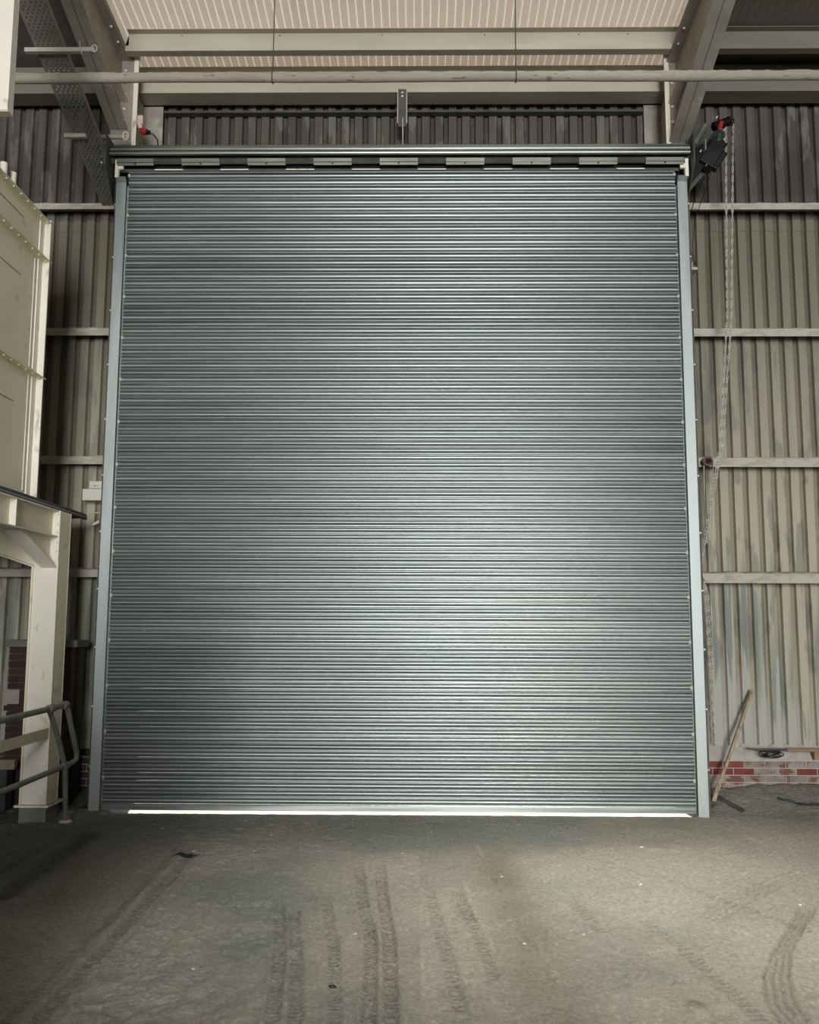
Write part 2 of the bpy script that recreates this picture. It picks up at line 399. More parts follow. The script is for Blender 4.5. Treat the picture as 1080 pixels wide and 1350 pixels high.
def lugs(pts, w, pitch, depth, ph=0.0, fade=0.4, dk=0.5):
    global H, dust, dark
    d, al, sd, tot = track(pts)
    m = sstep(w * .5, w * .36, d) * sstep(0, fade, al) * (0.5 + 0.8 * vnoise(X, Y, 0.3, 31))
    wv = sstep(-.25, .35, np.sin(2 * np.pi * (al + ph + 0.25 * np.abs(sd)) / pitch))
    H = H - m * depth * 1.35 * (0.25 + wv)
    edge = np.exp(-((d - w * .56) / .016) ** 2) * sstep(0, fade, al)
    H = H + edge * depth * .6
    dust -= m * wv * 0.35; dark += m * wv * dk * 1.1
def groove(pts, w, depth, fade=0.15, dk=0.0, du=0.0):
    global H, dust, dark
    d, al, sd, tot = track(pts)
    m = np.exp(-(d / w) ** 2) * sstep(0, fade, al) * sstep(0, fade, tot - al)
    H = H - m * depth; dark += m * dk; dust += m * du
lugs([(-1.00, 6.75), (-0.82, 5.65), (-0.66, 4.2)], .085, .042, .012)
lugs([(-0.88, 6.6), (-0.72, 5.6), (-0.54, 4.2)], .085, .042, .012, .02)
lugs([(-0.50, 7.7), (-0.42, 6.8), (-0.29, 5.7), (-0.23, 4.2)], .09, .044, .015, dk=.85)
lugs([(-0.33, 7.7), (-0.27, 6.8), (-0.18, 5.7), (-0.12, 4.2)], .09, .044, .015, .02, dk=.85)
lugs([(-0.68, 6.8), (-0.50, 5.6), (-0.36, 4.2)], .08, .046, .008)
lugs([(0.05, 7.0), (0.12, 6.0), (0.20, 4.8)], .09, .046, .010, .01)
lugs([(0.24, 7.0), (0.34, 6.0), (0.40, 5.2)], .08, .046, .007, .01)
lugs([(-1.9, 8.3), (-1.86, 6.6), (-1.83, 4.6)], .09, .036, .006, .0)
groove([(-1.98, 8.2), (-1.94, 6.6), (-1.90, 4.6)], .014, -.012, dk=-.3, du=.4)
groove([(-1.78, 8.0), (-1.74, 6.6), (-1.72, 4.6)], .014, -.010, dk=-.3, du=.4)
lugs([(-2.06, 8.3), (-2.0, 6.6), (-1.98, 4.6)], .06, .036, .004, .02)
groove([(-1.6, 7.4), (-1.55, 6.4), (-1.5, 5.2)], .03, .010)
groove([(-1.45, 7.0), (-1.35, 6.0), (-1.3, 5.2)], .025, -.008)
groove([(0.47, 8.4), (0.54, 7.4), (0.64, 6.2), (0.74, 5.2)], .018, -.014, dk=-.5, du=.7)
groove([(0.30, 7.2), (0.36, 6.4), (0.44, 5.6)], .016, -.010, dk=-.4, du=.5)
for k in range(4):
    q = k * .045
    groove([(2.70 - q, 6.55 - q * .5), (2.42 - q, 6.1 - q * .6), (2.16 - q, 5.65 - q * .5), (1.99 - q, 5.25), (1.88 - q, 4.9), (1.84 - q * .9, 4.4)], .010, .016, dk=.5)
    groove([(2.70 - q + .022, 6.55), (2.42 - q + .022, 6.1), (2.16 - q + .022, 5.65), (1.99 - q + .022, 5.25), (1.88 - q + .022, 4.9), (1.84 - q + .022, 4.4)], .010, -.008)
for k in range(4):
    q = k * .05
    groove([(3.1 + q * .4, 7.6 - q), (2.7 + q * .4, 7.3 - q), (2.3 + q * .5, 6.9 - q), (1.95 + q, 6.5 - q * .6), (1.72 + q, 6.15)], .012, .009, dk=.25)
lugs([(1.75, 7.45), (2.05, 6.75), (2.40, 6.05)], .10, .05, .007, dk=.25)
lugs([(1.40, 6.4), (1.54, 5.7), (1.66, 4.5)], .10, .05, .004, dk=.3)
lugs([(1.0, 6.9), (1.12, 6.0)], .10, .05, .003, dk=.2)
groove([(-2.97, 8.7), (-2.96, 7.7), (-2.89, 6.5)], .085, .022, dk=.9, du=-.4)
groove([(-2.78, 8.4), (-2.72, 7.4), (-2.6, 6.4)], .02, -.012, du=.3)
groove([(-3.2, 8.3), (-3.2, 7.2)], .03, .012, dk=.4)
for (cx, cy, rx, ry, h) in ((1.283, 5.25, .10, .10, .035), (1.391, 4.84, .07, .06, .018), (2.0, 8.1, .10, .05, .015), (-1.1, 6.05, .22, .08, .012), (-0.95, 7.3, .25, .05, .012)):
    H += h * np.exp(-((X - cx) / rx) ** 2 - ((Y - cy) / ry) ** 2)
H -= .03 * np.exp(-((X - 1.30) / .07) ** 2 - ((Y - 5.17) / .05) ** 2); 
dark += .9 * np.exp(-((X - 1.385) / .05) ** 2 - ((Y - 4.86) / .05) ** 2)
brown += 0.75 * np.exp(-((X - (0.62 + 0.02 * (7 - Y))) / (.17 + .02 * (8 - Y))) ** 2) * sstep(8.4, 7.6, Y) * (0.5 + vnoise(X, Y, .25, 41))
brown += 0.6 * sstep(-1.6, -2.6, X) * vnoise(X, Y, .5, 42)
for (cx, cy, rx, ry) in ((-1.35, 7.1, .55, .8), (-1.0, 5.7, .35, .6), (0.3, 8.4, 1.5, .5)):
    dust -= .8 * np.exp(-((X - cx) / rx) ** 2 - ((Y - cy) / ry) ** 2)
dust += 0.35 * sstep(-0.6, -1.6, X) * sstep(-2.5, -1.9, X) + .25 * sstep(.9, 2.0, X)
# flat threshold under the shutter, dust banks against the walls
thr = sstep(-3.16, -3.1, X) * sstep(2.80, 2.66, X) * sstep(9.25, 9.42, Y)
H = H * (1 - .85 * thr)
H += .034 * sstep(-3.08, -3.16, X) * np.exp(-((Y - 9.48) / .10) ** 2) * (X > -3.6)
H += .17 * sstep(9.62, 10.2, Y) * sstep(2.86, 3.1, X) * (0.75 + .5 * vnoise(X, Y, .3, 51))
H += .08 * sstep(9.7, 10.2, Y) * sstep(-3.3, -3.5, X)
rim = sstep(fx0, fx0 + .3, X) * sstep(fx1, fx1 - .3, X) * sstep(fy0, fy0 + .2, Y)
H *= rim
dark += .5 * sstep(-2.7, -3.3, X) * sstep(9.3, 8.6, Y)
dust += .5 * sstep(9.3, 9.9, Y) * sstep(2.6, 3.0, X)
me = bpy.data.meshes.new('floor')
q = np.arange(nx * ny).reshape(ny, nx)
F = np.stack([q[:-1, :-1], q[:-1, 1:], q[1:, 1:], q[1:, :-1]], -1).reshape(-1, 4)
V = np.stack([X, Y, H], -1)
ext = np.array([(-7.1, -22.2, 0), (6.6, -22.2, 0), (6.6, 3.6, 0), (-7.1, 3.6, 0), (-7.1, 10.3, 0), (-5, 10.3, 0), (-5, 3.6, 0), (5, 3.6, 0), (5, 10.3, 0), (6.6, 10.3, 0)], float)
nb = nx * ny
EF = np.array([(0, 1, 2, 3), (3, 6, 5, 4), (7, 2, 9, 8)]) + nb
V = np.concatenate([V, ext]); F = np.concatenate([F, EF])
me.vertices.add(len(V)); me.vertices.foreach_set('co', V.ravel())
me.loops.add(F.size); me.loops.foreach_set('vertex_index', F.ravel())
me.polygons.add(len(F)); me.polygons.foreach_set('loop_start', np.arange(0, F.size, 4)); me.polygons.foreach_set('use_smooth', np.ones(len(F), bool))
at = me.attributes.new('ground_mix', 'FLOAT_COLOR', 'POINT')
A = np.zeros((len(V), 4)); A[:, 3] = 1; A[:, 0] = .3; A[nb:, 2] = .8
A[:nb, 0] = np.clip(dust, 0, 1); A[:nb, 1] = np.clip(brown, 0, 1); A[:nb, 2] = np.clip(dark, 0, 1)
at.data.foreach_set('color', A.ravel())
me.update(calc_edges=True); me.validate()
fm = bpy.data.materials.new('dusty_floor'); fm.use_nodes = True
nt = fm.node_tree; N = nt.nodes; L = nt.links; bs = N['Principled BSDF']
bs.inputs['Roughness'].default_value = .9; bs.inputs['Specular IOR Level'].default_value = .3
an = N.new('ShaderNodeAttribute'); an.attribute_name = 'ground_mix'
se = N.new('ShaderNodeSeparateColor'); L.new(an.outputs['Color'], se.inputs[0])
def fmix(f, a, z):
    x = N.new('ShaderNodeMix'); x.data_type = 'RGBA'; L.new(f, x.inputs[0])
    for v, i in ((a, 6), (z, 7)):
        if hasattr(v, 'is_linked'): L.new(v, x.inputs[i])
        else: x.inputs[i].default_value = (*v, 1)
    return x.outputs[2]
c = fmix(se.outputs[0], (0.145, 0.150, 0.127), (0.245, 0.23, 0.19))
c = fmix(se.outputs[1], c, (0.145, 0.124, 0.096))
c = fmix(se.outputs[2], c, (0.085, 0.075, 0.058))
tc = N.new('ShaderNodeTexCoord')
ns = N.new('ShaderNodeTexNoise'); ns.inputs['Scale'].default_value = 55; ns.inputs['Detail'].default_value = 5; L.new(tc.outputs['Object'], ns.inputs[0])
mr_ = N.new('ShaderNodeMapRange'); mr_.inputs[1].default_value = .62; mr_.inputs[2].default_value = .75; mr_.inputs[4].default_value = .6; L.new(ns.outputs['Fac'], mr_.inputs[0])
c = fmix(mr_.outputs[0], c, (0.44, 0.42, 0.36))
n2 = N.new('ShaderNodeTexNoise'); n2.inputs['Scale'].default_value = 34; n2.inputs['Detail'].default_value = 7; n2.inputs['Roughness'].default_value = .65; L.new(tc.outputs['Object'], n2.inputs[0])
m2 = N.new('ShaderNodeMapRange'); m2.inputs[1].default_value = .38; m2.inputs[2].default_value = .62; m2.inputs[3].default_value = .80; m2.inputs[4].default_value = 1.16; L.new(n2.outputs['Fac'], m2.inputs[0])
vm = N.new('ShaderNodeVectorMath'); vm.operation = 'SCALE'; L.new(c, vm.inputs[0]); L.new(m2.outputs[0], vm.inputs[3]); c = vm.outputs[0]
L.new(c, bs.inputs['Base Color'])
bp = N.new('ShaderNodeBump'); bp.inputs['Strength'].default_value = 1.0; bp.inputs['Distance'].default_value = .028
L.new(n2.outputs['Fac'], bp.inputs['Height']); L.new(bp.outputs[0], bs.inputs['Normal'])
me.materials.append(fm)
fl = bpy.data.objects.new('floor', me); C.objects.link(fl); fl['kind'] = 'structure'
def floor_z(x, y):
    i = int(round((x - fx0) / (fx1 - fx0) * (nx - 1))); j = int(round((y - fy0) / (fy1 - fy0) * (ny - 1)))
    return float(H[j * nx + i])
struct(B().box(-12, 12, 10.3, 40, -.2, -.002).box(-12, 12, -40, -22.2, -.2, -.002), 'ground', M['ground'])

# ---------------------------------------------------------------- portal frames
def column(x0, x1, r0, r1, label):
    t = thing('steel_column', label, 'column', ((x0 + x1) / 2, 9.9, 0))
    B().box(x0, x1, 9.68, 9.70, 0, 8.3).build('flange', M['cream'], t)
    B().box(r0, r1, 10.215, 10.24, 0, 8.0).build('rear_flange', M['rafter'], t)
    xm = (x0 + x1) / 2
    B().box(xm - .01, xm + .01, 9.70, 10.215, 0, 7.98).build('web', M['cream'], t)
    return t
column(-3.41, -3.215, -3.58, -3.08, 'cream steel column in the wall behind the left end of the shutter')
column(2.73, 2.93, 2.62, 3.05, 'cream steel column in the wall behind the right end of the shutter')

def rafter(xw, hw, zl, zt, ep0, ep1, label):
    t = thing('roof_rafter', label, 'beam', (xw, 9.65, zl))
    ye = 9.655; y1 = 7.4; yb = 2.2
    low = lambda y: zl + .335 * (ye - y)
    top = lambda y: zt + .10 * (ye - y)
    d1 = top(y1) - low(y1)
    lows = [(ye, low(ye)), (y1, low(y1)), (yb, top(yb) - d1)]
    tops = [(yb, top(yb)), (ye, top(ye))]
    B().prism(lows + tops, 'x', xw - .006, xw + .006).build('web', M['rafter'], t)
    def strip(pts, th, nm):
        prof = pts + [(y, z + th) for y, z in reversed(pts)]
        return B().prism(prof, 'x', xw - hw, xw + hw).build(nm, M['rafter'], t)
    strip(lows, .016, 'bottom_flange')
    strip([(ye, top(ye)), (yb, top(yb))], .018, 'top_flange')
    # end plate, backing plate and stiffener
    pl = B().box(ep0, ep1, ye, ye + .022, zl - .22, zt + .12).build('end_plate', M['rafter'], t)
    sg = 1 if xw < 0 else -1
    xe = ep1 if sg > 0 else ep0
    B().box(min(xe, xe - sg * .05), max(xe, xe - sg * .05), ye - .012, ye, zl - .22, zt + .12).build('cover_strip', M['frame'], t)
    B().prism([(ye, zt - .50), (ye - .42, zt - .44), (ye - .42, zt - .428), (ye, zt - .488)], 'x', xw - hw * .95, xw + hw * .95).build('stiffener', M['cream'], t)
    bm = None
    for i, z in enumerate((zl + .12, zl + .24, zl + .42, zl + .56, zl + .70, zt + .03)):
        for s_ in (-1, 1):
            p = (xw + s_ * hw * .55, ye - .022, z)
            B().cyl(p, (p[0], ye, z), .016, 6).build('bolt', M['frame'], t)
    for y in (9.35, 9.12):
        B().cyl((xw + sg * hw * .55, y, top(y) - .016), (xw + sg * hw * .55, y, top(y)), .014, 6).build('bolt', M['frame'], t)
    return t
rafter(-3.405, .102, 7.39, 8.22, -3.50, -3.205, 'grey haunched steel rafter rising from the left end of the shutter')
rafter(2.853, .108, 7.215, 8.17, 2.716, 2.99, 'grey haunched steel rafter rising from the right end of the shutter')

# purlin and eaves beam
PP = [(9.45, 8.205), (9.45, 8.27), (9.457, 8.27), (9.457, 8.215), (9.56, 8.215), (9.56, 8.485), (9.47, 8.485), (9.47, 8.478), (9.553, 8.478), (9.553, 8.205)][::-1]
t = solo(B().prism(PP, 'x', -3.30, 2.84), 'roof_purlin', M['purlin'], 'dusty tan Z purlin under the pale ribbed roof between the two rafters', 'beam', (0, 9.5, 8.205))
for x in (-2.7, -1.6, -.45, .7, 1.75, 2.3):
    bb = B().cyl((x, 9.548, 8.45), (x, 9.553, 8.45), .008, 6); bb.build('bolt', M['dark'], t)
solo(B().prism(PP, 'x', 2.87, 6.45), 'roof_purlin', M['purlin_shaded'], 'shade-toned Z purlin under the brown roof right of the right rafter, above the pipe', 'beam', (4.5, 9.5, 8.205))
EP = [(9.945, 8.01), (9.945, 8.032), (9.985, 8.032), (9.985, 8.36), (10.2, 8.36), (10.2, 8.01)]
solo(B().prism(EP, 'x', -3.33, 2.84), 'eaves_beam', M['purlin'], 'dusty tan eaves beam across the wall just above the brown cladding over the shutter', 'beam', (0, 10.07, 8.01))
solo(B().prism(EP, 'x', -6.95, -3.37), 'eaves_beam', M['purlin_shaded'], 'shade-toned eaves beam behind the cable tray left of the left rafter', 'beam', (-5, 10.07, 8.01))
solo(B().prism(EP, 'x', 2.88, 6.45), 'eaves_beam', M['purlin_shaded'], 'shade-toned eaves beam under the pipe right of the right rafter', 'beam', (4.5, 10.07, 8.01))
b = B().prism([(10.2, 7.915), (10.2, 7.94), (10.295, 7.94), (10.295, 7.915)], 'x', -3.07, 2.61)
solo(b, 'cladding_rail', M['dark'], 'dark thin rail at the top of the brown cladding under the eaves beam', 'rail', (0, 10.25, 7.915))

# dusty pipe on two hanger rods
t = thing('overhead_pipe', 'dusty horizontal pipe hung on two thin rods below the roof', 'pipe', (1.0, 8.1, 6.98))
xs = np.linspace(-4.75, 6.3, 90)
b = B().tube([(x, 8.1, 7.022 + .004 * math.sin(x * 2.1)) for x in xs], .044, 12, jit=.03)
b.build('pipe_run', M['pipe'], t)
# matted dust lying along the top of the pipe
db = B(); vs = []
for x in np.linspace(-4.7, 6.3, 260):
    h = .047 + random.uniform(.0, .012)
    vs += [(x, 8.064, 7.044), (x, 8.08, 7.022 + h * .9), (x, 8.1, 7.022 + h), (x, 8.12, 7.022 + h * .9)]
k = 4
db.add(vs, [(i * k + j, (i + 1) * k + j, (i + 1) * k + j + 1, i * k + j + 1) for i in range(259) for j in range(3)], False)
o = db.build('dust_layer', M['pipe'], t)
for x in (-1.415, .884):
    r_ = B().cyl((x, 8.1, 7.04), (x + .004, 8.1, roof_z(8.1)), .006, 6).build('hanger_rod', M['dark'], t)
    B().tube([(x + .0, 8.1 + .05 * math.cos(a), 7.022 + .05 * math.sin(a)) for a in np.linspace(0, 2 * math.pi, 14, endpoint=False)], .006, 5, closed=True).build('pipe_ring', M['dark'], r_)

# girts on the wall
def girt(x0, x1, zb, zt, label):
    y = 10.10
    prof = [(y, zb), (y, zt), (10.295, zt), (10.295, zt - .008), (y + .008, zt - .008), (y + .008, zb)]
    n = 40; b = B(); vs = []
    b.prism(prof[::-1], 'x', x0, x1)
    t = solo(b, 'wall_girt', M['girt'], label, 'beam', ((x0 + x1) / 2, y, zb), 'girts across the cladding')
    # uneven dust lying on the ledge
    d = B(); vs = []
    for i in range(n + 1):
        x = x0 + (x1 - x0) * i / n; h = random.uniform(.006, .02)
        vs += [(x, y + .002, zt), (x, y + .02, zt + h), (x, 10.29, zt + h + .02)]
    d.add(vs, [(i * 3 + j, (i + 1) * 3 + j, (i + 1) * 3 + j + 1, i * 3 + j + 1) for i in range(n) for j in range(2)])
    d.build('dust_layer', M['mortar'], t)
words = ['topmost', 'second', 'third', 'lowest']
for i, (a, z) in enumerate(((6.65, 6.725), (5.143, 5.232), (3.645, 3.745), (2.356, 2.46))):
    girt(2.945, 6.45, a, z, '%s dusty steel girt across the cladding right of the shutter' % words[i])
for i, (a, z) in enumerate(((6.67, 6.74), (5.155, 5.24), (3.665, 3.75), (2.40, 2.48))):
    girt(-6.9, -3.42, a, z, '%s dusty steel girt across the cladding left of the shutter' % words[i])

# ---------------------------------------------------------------- roller shutter
sh = thing('roller_shutter', 'large galvanised roller shutter of narrow horizontal slats filling the doorway', 'shutter', (-.23, 9.48, 0))
SO = sh['_o']
P = 0.0762; Z0 = 0.095; NS = 88
XL, XR = -3.205, 2.745
def slat_mesh(seed):
    rg = random.Random(seed)
    kn = [(.0655 + .0078 * math.sin(a), -.005 - .0085 * math.cos(a)) for a in np.linspace(math.pi * .60, -math.pi * .60, 8)]
    body = [(.0545, .012)]
    for i in range(10):
        u = i / 9
        body.append((.0535 - .050 * u, .003 - .0145 * math.sin(math.pi * (u ** .85))))
    body.append((.0030, .012))
    b = B(); ns = 16
    ph = rg.uniform(0, 6)
    for run in (kn, body):
        vs = []
        for i in range(ns + 1):
            t = i / ns; x = XL + (XR - XL) * t
            w = .0012 * math.sin(7 * t + ph) + rg.uniform(-.0005, .0005)
            tw = .02 * math.sin(11 * t + 2 * ph)
            for z, y in run: vs.append((x - SO[0], y + w + tw * (z - .035), z))
        k = len(run)
        b.add(vs, [(i * k + j, i * k + j + 1, (i + 1) * k + j + 1, (i + 1) * k + j) for i in range(ns) for j in range(k - 1)], True)
    e0, e1 = XL - SO[0], XR - SO[0]
    b.add([(e0, .010, 0), (e1, .010, 0), (e1, .010, P), (e0, .010, P)], [(0, 3, 2, 1)])
    for e in (e0, e1):
        b.add([(e, .010, 0), (e, .004, .002), (e, -.0105, .03), (e, .004, .0585), (e, .010, .0585)], [(0, 1, 2, 3, 4)])
    return b.mesh('slat', M['galv'])
protos = [slat_mesh(i) for i in range(8)]
clip = B().box(-.012, .012, -.018, .008, .012, .045).mesh('end_clip', M['strut'])
for i in range(NS):
    o = bpy.data.objects.new('slat', protos[(i * 5 + i // 7) % 8]); C.objects.link(o); o.parent = sh
    o.location = (0, 9.484 - SO[1] + random.uniform(-.0015, .0015), Z0 + P * i); o.rotation_euler = (random.uniform(-.025, .025), 0, 0)
    if i % 6 == 3:
        for x in (XL + .006, XR - .006):
            c_ = bpy.data.objects.new('end_clip', clip); C.objects.link(c_); c_.parent = o; c_.location = (x - SO[0], 0, 0)
# bottom bar: a T section with a flat face
B().prism([(9.470, .034), (9.470, .088), (9.476, .094), (9.492, .094), (9.492, .045), (9.510, .045), (9.510, .034)], 'x', XL, XR).build('bottom_bar', M['coil'], sh)
def guide(xi, xo, sg):   # xi inner, xo outer face edge; sg -1 left, +1 right
    g = bpy.data.objects.new('guide_rail', None)
    lo, hi = min(xi, xo), max(xi, xo)
    yF, yB = 9.445, 9.545; th = .006
    prof = [(xi, yF), (xo, yF), (xo, yB), (xi, yB), (xi, yB - th), (xo - sg * th, yB - th), (xo - sg * th, yF + th), (xi, yF + th)]
    if sg > 0: prof = prof[::-1]
    g = B().prism(prof, 'z', -.02, 6.66).build('guide_rail', M['rail'], sh)
    # flared mouth
    B().hexa([(xi, yF, 6.66), (xo, yF, 6.66), (xo, yF + .012, 6.66), (xi, yF + .012, 6.66),
              (xi, yF - .04, 6.71), (xo, yF - .04, 6.71), (xo, yF - .03, 6.71), (xi, yF - .03, 6.71)]).build('guide_mouth', M['rail'], g)
    # mounting angle to the column, standing outside the channel
    x2 = xo + sg * .05
    B().prism([(xo, yB), (x2, yB), (x2, 9.70), (x2 - sg * .008, 9.70), (x2 - sg * .008, yB + .008), (xo, yB + .008)], 'z', 0, 6.95).build('mounting_angle', M['dark'], g)
    for k in range(11):
        z = .45 + k * .6
        B().cyl((x2 - sg * .012, yB - .014, z), (x2 - sg * .012, yB, z), .010, 6).build('bolt', M['chain'], g)
guide(-3.222, -3.326, -1)
guide(2.763, 2.866, 1)
for sg, x in ((-1, -3.335), (1, 2.875)):
    B().box(min(x, x - sg * .035), max(x, x - sg * .035), 9.40, 9.45, 6.70, 6.90).build('guide_bracket', M['frame'], sh)
    B().box(min(x - sg * .035, x - sg * .085), max(x - sg * .035, x - sg * .085), 9.41, 9.44, 6.80, 6.85).build('guide_roller', M['frame'], sh)
# coil of slats on the barrel
cx0, cx1 = -3.385, 2.885; cy, cz, R0 = 9.475, 6.955, .128
def arc_slat(a0, a1):
    pts = []
    for i in range(5):
        u = i / 4; a = a0 + (a1 - a0) * u * .22; r = R0 + .007 * math.sin(math.pi * u)
        pts.append((cy - r * math.cos(a), cz + r * math.sin(a)))
    pts2 = []
    for i in range(7):
        u = i / 6; a = a0 + (a1 - a0) * (.25 + .75 * u); r = R0 - .006 + .013 * math.sin(math.pi * u)
        pts2.append((cy - r * math.cos(a), cz + r * math.sin(a)))
    b = B()
    for run in (pts, pts2):
        k = len(run)
        b.add([(cx0, *q) for q in run] + [(cx1, *q) for q in run], [(j, j + 1, k + j + 1, k + j) for j in range(k - 1)], True)
    for x in (cx0, cx1):
        ring = [(x, *q) for q in pts + pts2]
        b.add(ring + [(x, cy, cz)], [tuple(range(len(ring))) + (len(ring),)])
    return b
edges = [2.6, 2.03, 1.46, .89, .32, -.25]
for i in range(5):
    arc_slat(edges[i], edges[i + 1]).build('coil_slat', M['coil'], sh)
B().cyl((cx0 - .06, cy + .02, cz), (cx1 + .06, cy + .02, cz), .055, 16).build('axle', M['dark'], sh)
B().box(cx0 + .03, cx1 - .03, 9.56, 9.575, 6.72, 7.08).build('slot_dark_sheet', M['black'], sh)  # black sheet added behind the slots for the shade inside the roll
# slotted strip under the coil: plates with open slots between, and pale strips standing in for light through the slots
edges_x = [cx0 + .07]
for i in range(8):
    g0 = -2.914 + .7175 * i
    edges_x += [g0, g0 + .306]
edges_x.append(cx1 - .06)
for i in range(0, 18, 2):
    a, z = edges_x[i], edges_x[i + 1]
    b = B().hexa([(a, 9.395, 6.832), (z, 9.395, 6.832), (z, 9.402, 6.832), (a, 9.402, 6.832), (a, 9.368, 6.896), (z, 9.368, 6.896), (z, 9.375, 6.896), (a, 9.375, 6.896)])
    o = b.build('slot_plate', M['plate'], sh)
    B().box(a, z, 9.376, 9.382, 6.855, 6.864).build('plate_rib', M['coil'], o)
    if z - a > .3: B().cyl(((a + z) / 2, 9.378, 6.845), ((a + z) / 2, 9.39, 6.85), .010, 6).build('rivet', M['black'], o)
for i in range(1, 17, 2):
    a, z = edges_x[i], edges_x[i + 1]
    B().prism([(9.44, 6.800), (9.44, 6.812), (9.465, 6.822), (9.465, 6.806)], 'x', a, z).build('slot_light_strip', M['frame'], sh)
B().prism([(9.468, 6.795), (9.468, 6.825), (9.47, 6.83), (9.49, 6.83), (9.49, 6.795)], 'x', cx0 + .09, cx1 - .09).build('top_rail', M['dark'], sh)
# end brackets
for sg, x in ((-1, -3.40), (1, 2.90)):
    a, z = (x - .012, x) if sg < 0 else (x, x + .012)
    B().prism([(9.28, 6.80), (9.28, 7.14), (9.70, 7.14), (9.70, 6.50), (9.55, 6.50)], 'x', a, z).build('end_plate', M['dark'], sh)
B().box(-3.425, -3.405, 9.40, 9.62, 6.90, 7.06).build('bearing', M['dark'], sh)
B().cyl((-3.50, 9.47, 6.99), (-3.41, 9.47, 6.985), .035, 10).build('bearing_cap', M['chain'], sh)
B().box(-3.56, -3.53, 9.40, 9.6, 6.985, 7.10).build('safety_brake', M['dark'], sh)
for z in (6.86, 6.94, 7.02):
    B().cyl((-3.48, 9.38, z), (-3.48, 9.41, z), .012, 6).build('bolt', M['chain'], sh)

# motor at the right end
mo = thing('shutter_motor', 'black shutter motor with red release lever at the right end of the shutter roll', 'motor', (3.05, 9.5, 6.9))
def ob(p, q, w, nm, m, par, roll=None):   # oriented box from p to q with half sizes w
    p, q = Vector(p), Vector(q); d = (q - p).normalized()
    u = Vector((0, 1, 0)); u = (u - d * u.dot(d)).normalized(); v = d.cross(u)
    pts = [c_ + u * (su * w[0]) + v * (sv * w[1]) for c_ in (p, q) for su, sv in ((-1, -1), (1, -1), (1, 1), (-1, 1))]
    return B().hexa(pts).build(nm, m, par, bevel=.008)
B().prism([(2.915, 7.10), (2.93, 7.35), (3.20, 7.40), (3.20, 7.0), (3.12, 6.84), (2.92, 6.60)], 'y', 9.60, 9.615).build('mounting_plate', M['dark'], mo)
B().prism([(2.925, 7.02), (3.06, 7.10), (3.06, 6.84), (2.925, 6.66)], 'y', 9.44, 9.56).build('gearbox', M['black'], mo, )
ob((3.07, 9.48, 6.84), (3.23, 9.46, 7.10), (.09, .085), 'motor_body', M['black'], mo)
ob((3.16, 9.46, 6.80), (3.28, 9.45, 6.98), (.05, .035), 'motor_cover', M['black'], mo)
B().cyl((3.20, 9.40, 7.14), (3.25, 9.54, 7.20), .075, 16).build('brake_drum', M['black'], mo)
ob((3.215, 9.37, 7.21), (3.245, 9.37, 7.31), (.01, .022), 'release_lever', M['red'], mo)['label'] = 'red release lever'
ob((3.20, 9.37, 7.08), (3.215, 9.37, 7.17), (.01, .02), 'terminal', M['green'], mo)
for p in ((3.18, 9.37, 7.34), (3.26, 9.37, 7.20), (3.255, 9.37, 7.09), (3.01, 9.42, 6.98), (3.04, 9.42, 6.88)):
    ob(p, (p[0] + .02, p[1], p[2] + .028), (.006, .009), 'bolt', M['chain'], mo)
B().box(3.066, 3.074, 9.40, 9.44, 6.82, 7.12).build('edge_strip', M['strut'], mo)
cwx = 3.405
B().tube([(cwx + .045 * math.cos(a), 9.60, 7.44 + .045 * math.sin(a)) for a in np.linspace(0, 2 * math.pi, 18, endpoint=False)], .013, 8, closed=True).build('chain_wheel', M['black'], mo)
B().cyl((3.22, 9.58, 7.36), (cwx, 9.60, 7.44), .05, 12).build('chain_guard', M['black'], mo)
B().tube([(3.08, 9.5, 6.74), (3.03, 9.7, 6.6), (3.02, 9.95, 6.45), (3.06, 10.07, 6.2), (3.10, 10.03, 5.95)], .005, 6).build('motor_cable', M['cable'], mo)
B().tube([(3.15, 9.5, 6.80), (3.13, 9.7, 6.65), (3.09, 9.95, 6.45), (3.10, 10.09, 6.2), (3.11, 10.04, 5.95)], .004, 6).build('motor_cable', M['cable'], mo)
B().cyl((2.95, 9.42, 7.06), (3.12, 9.55, 7.36), .03, 10).build('motor_arm', M['tray'], mo)

# hand chain: real links
def links(b, pts, pitch=.029, hw=.010, hl=.018, r=.0045):
    pts = [Vector(p) for p in pts]; seg = []; tot = 0
    for a, z in zip(pts[:-1], pts[1:]): seg.append((tot, a, z)); tot += (z - a).length
    n = int(tot / pitch)
    for i in range(n):
        s_ = i * pitch
        for t0, a, z in reversed(seg):
            if s_ >= t0: break
        d = (z - a).normalized(); c_ = a + d * (s_ - t0)
        u = d.orthogonal().normalized(); v = d.cross(u)
        ang = .8 * i + (math.pi / 2 if i % 2 else 0)
        w = u * math.cos(ang) + v * math.sin(ang)
        ring = [c_ + d * (hl * math.cos(k)) + w * (hw * math.sin(k)) for k in [2 * math.pi * j / 8 for j in range(8)]]
        b.tube(ring, r, 4, closed=True)
hc = thing('hand_chain', 'pale zinc hand chain looped from the shutter motor down to the girt and wall foot', 'chain', (3.1, 9.8, .6))
b = B(); links(b, [(3.365, 9.60, 7.43), (3.30, 9.62, 5.2), (3.235, 9.64, 4.4), (3.19, 9.68, 3.8), (3.10, 9.85, 3.1), (3.04, 10.06, 2.55)]); b.build('chain_strand', M['chain'], hc)
b = B(); links(b, [(3.447, 9.60, 7.43), (3.345, 9.61, 5.2), (3.265, 9.63, 4.4), (3.215, 9.67, 3.8), (3.11, 9.84, 3.1), (3.05, 10.055, 2.50)]); b.build('chain_strand', M['chain'], hc)
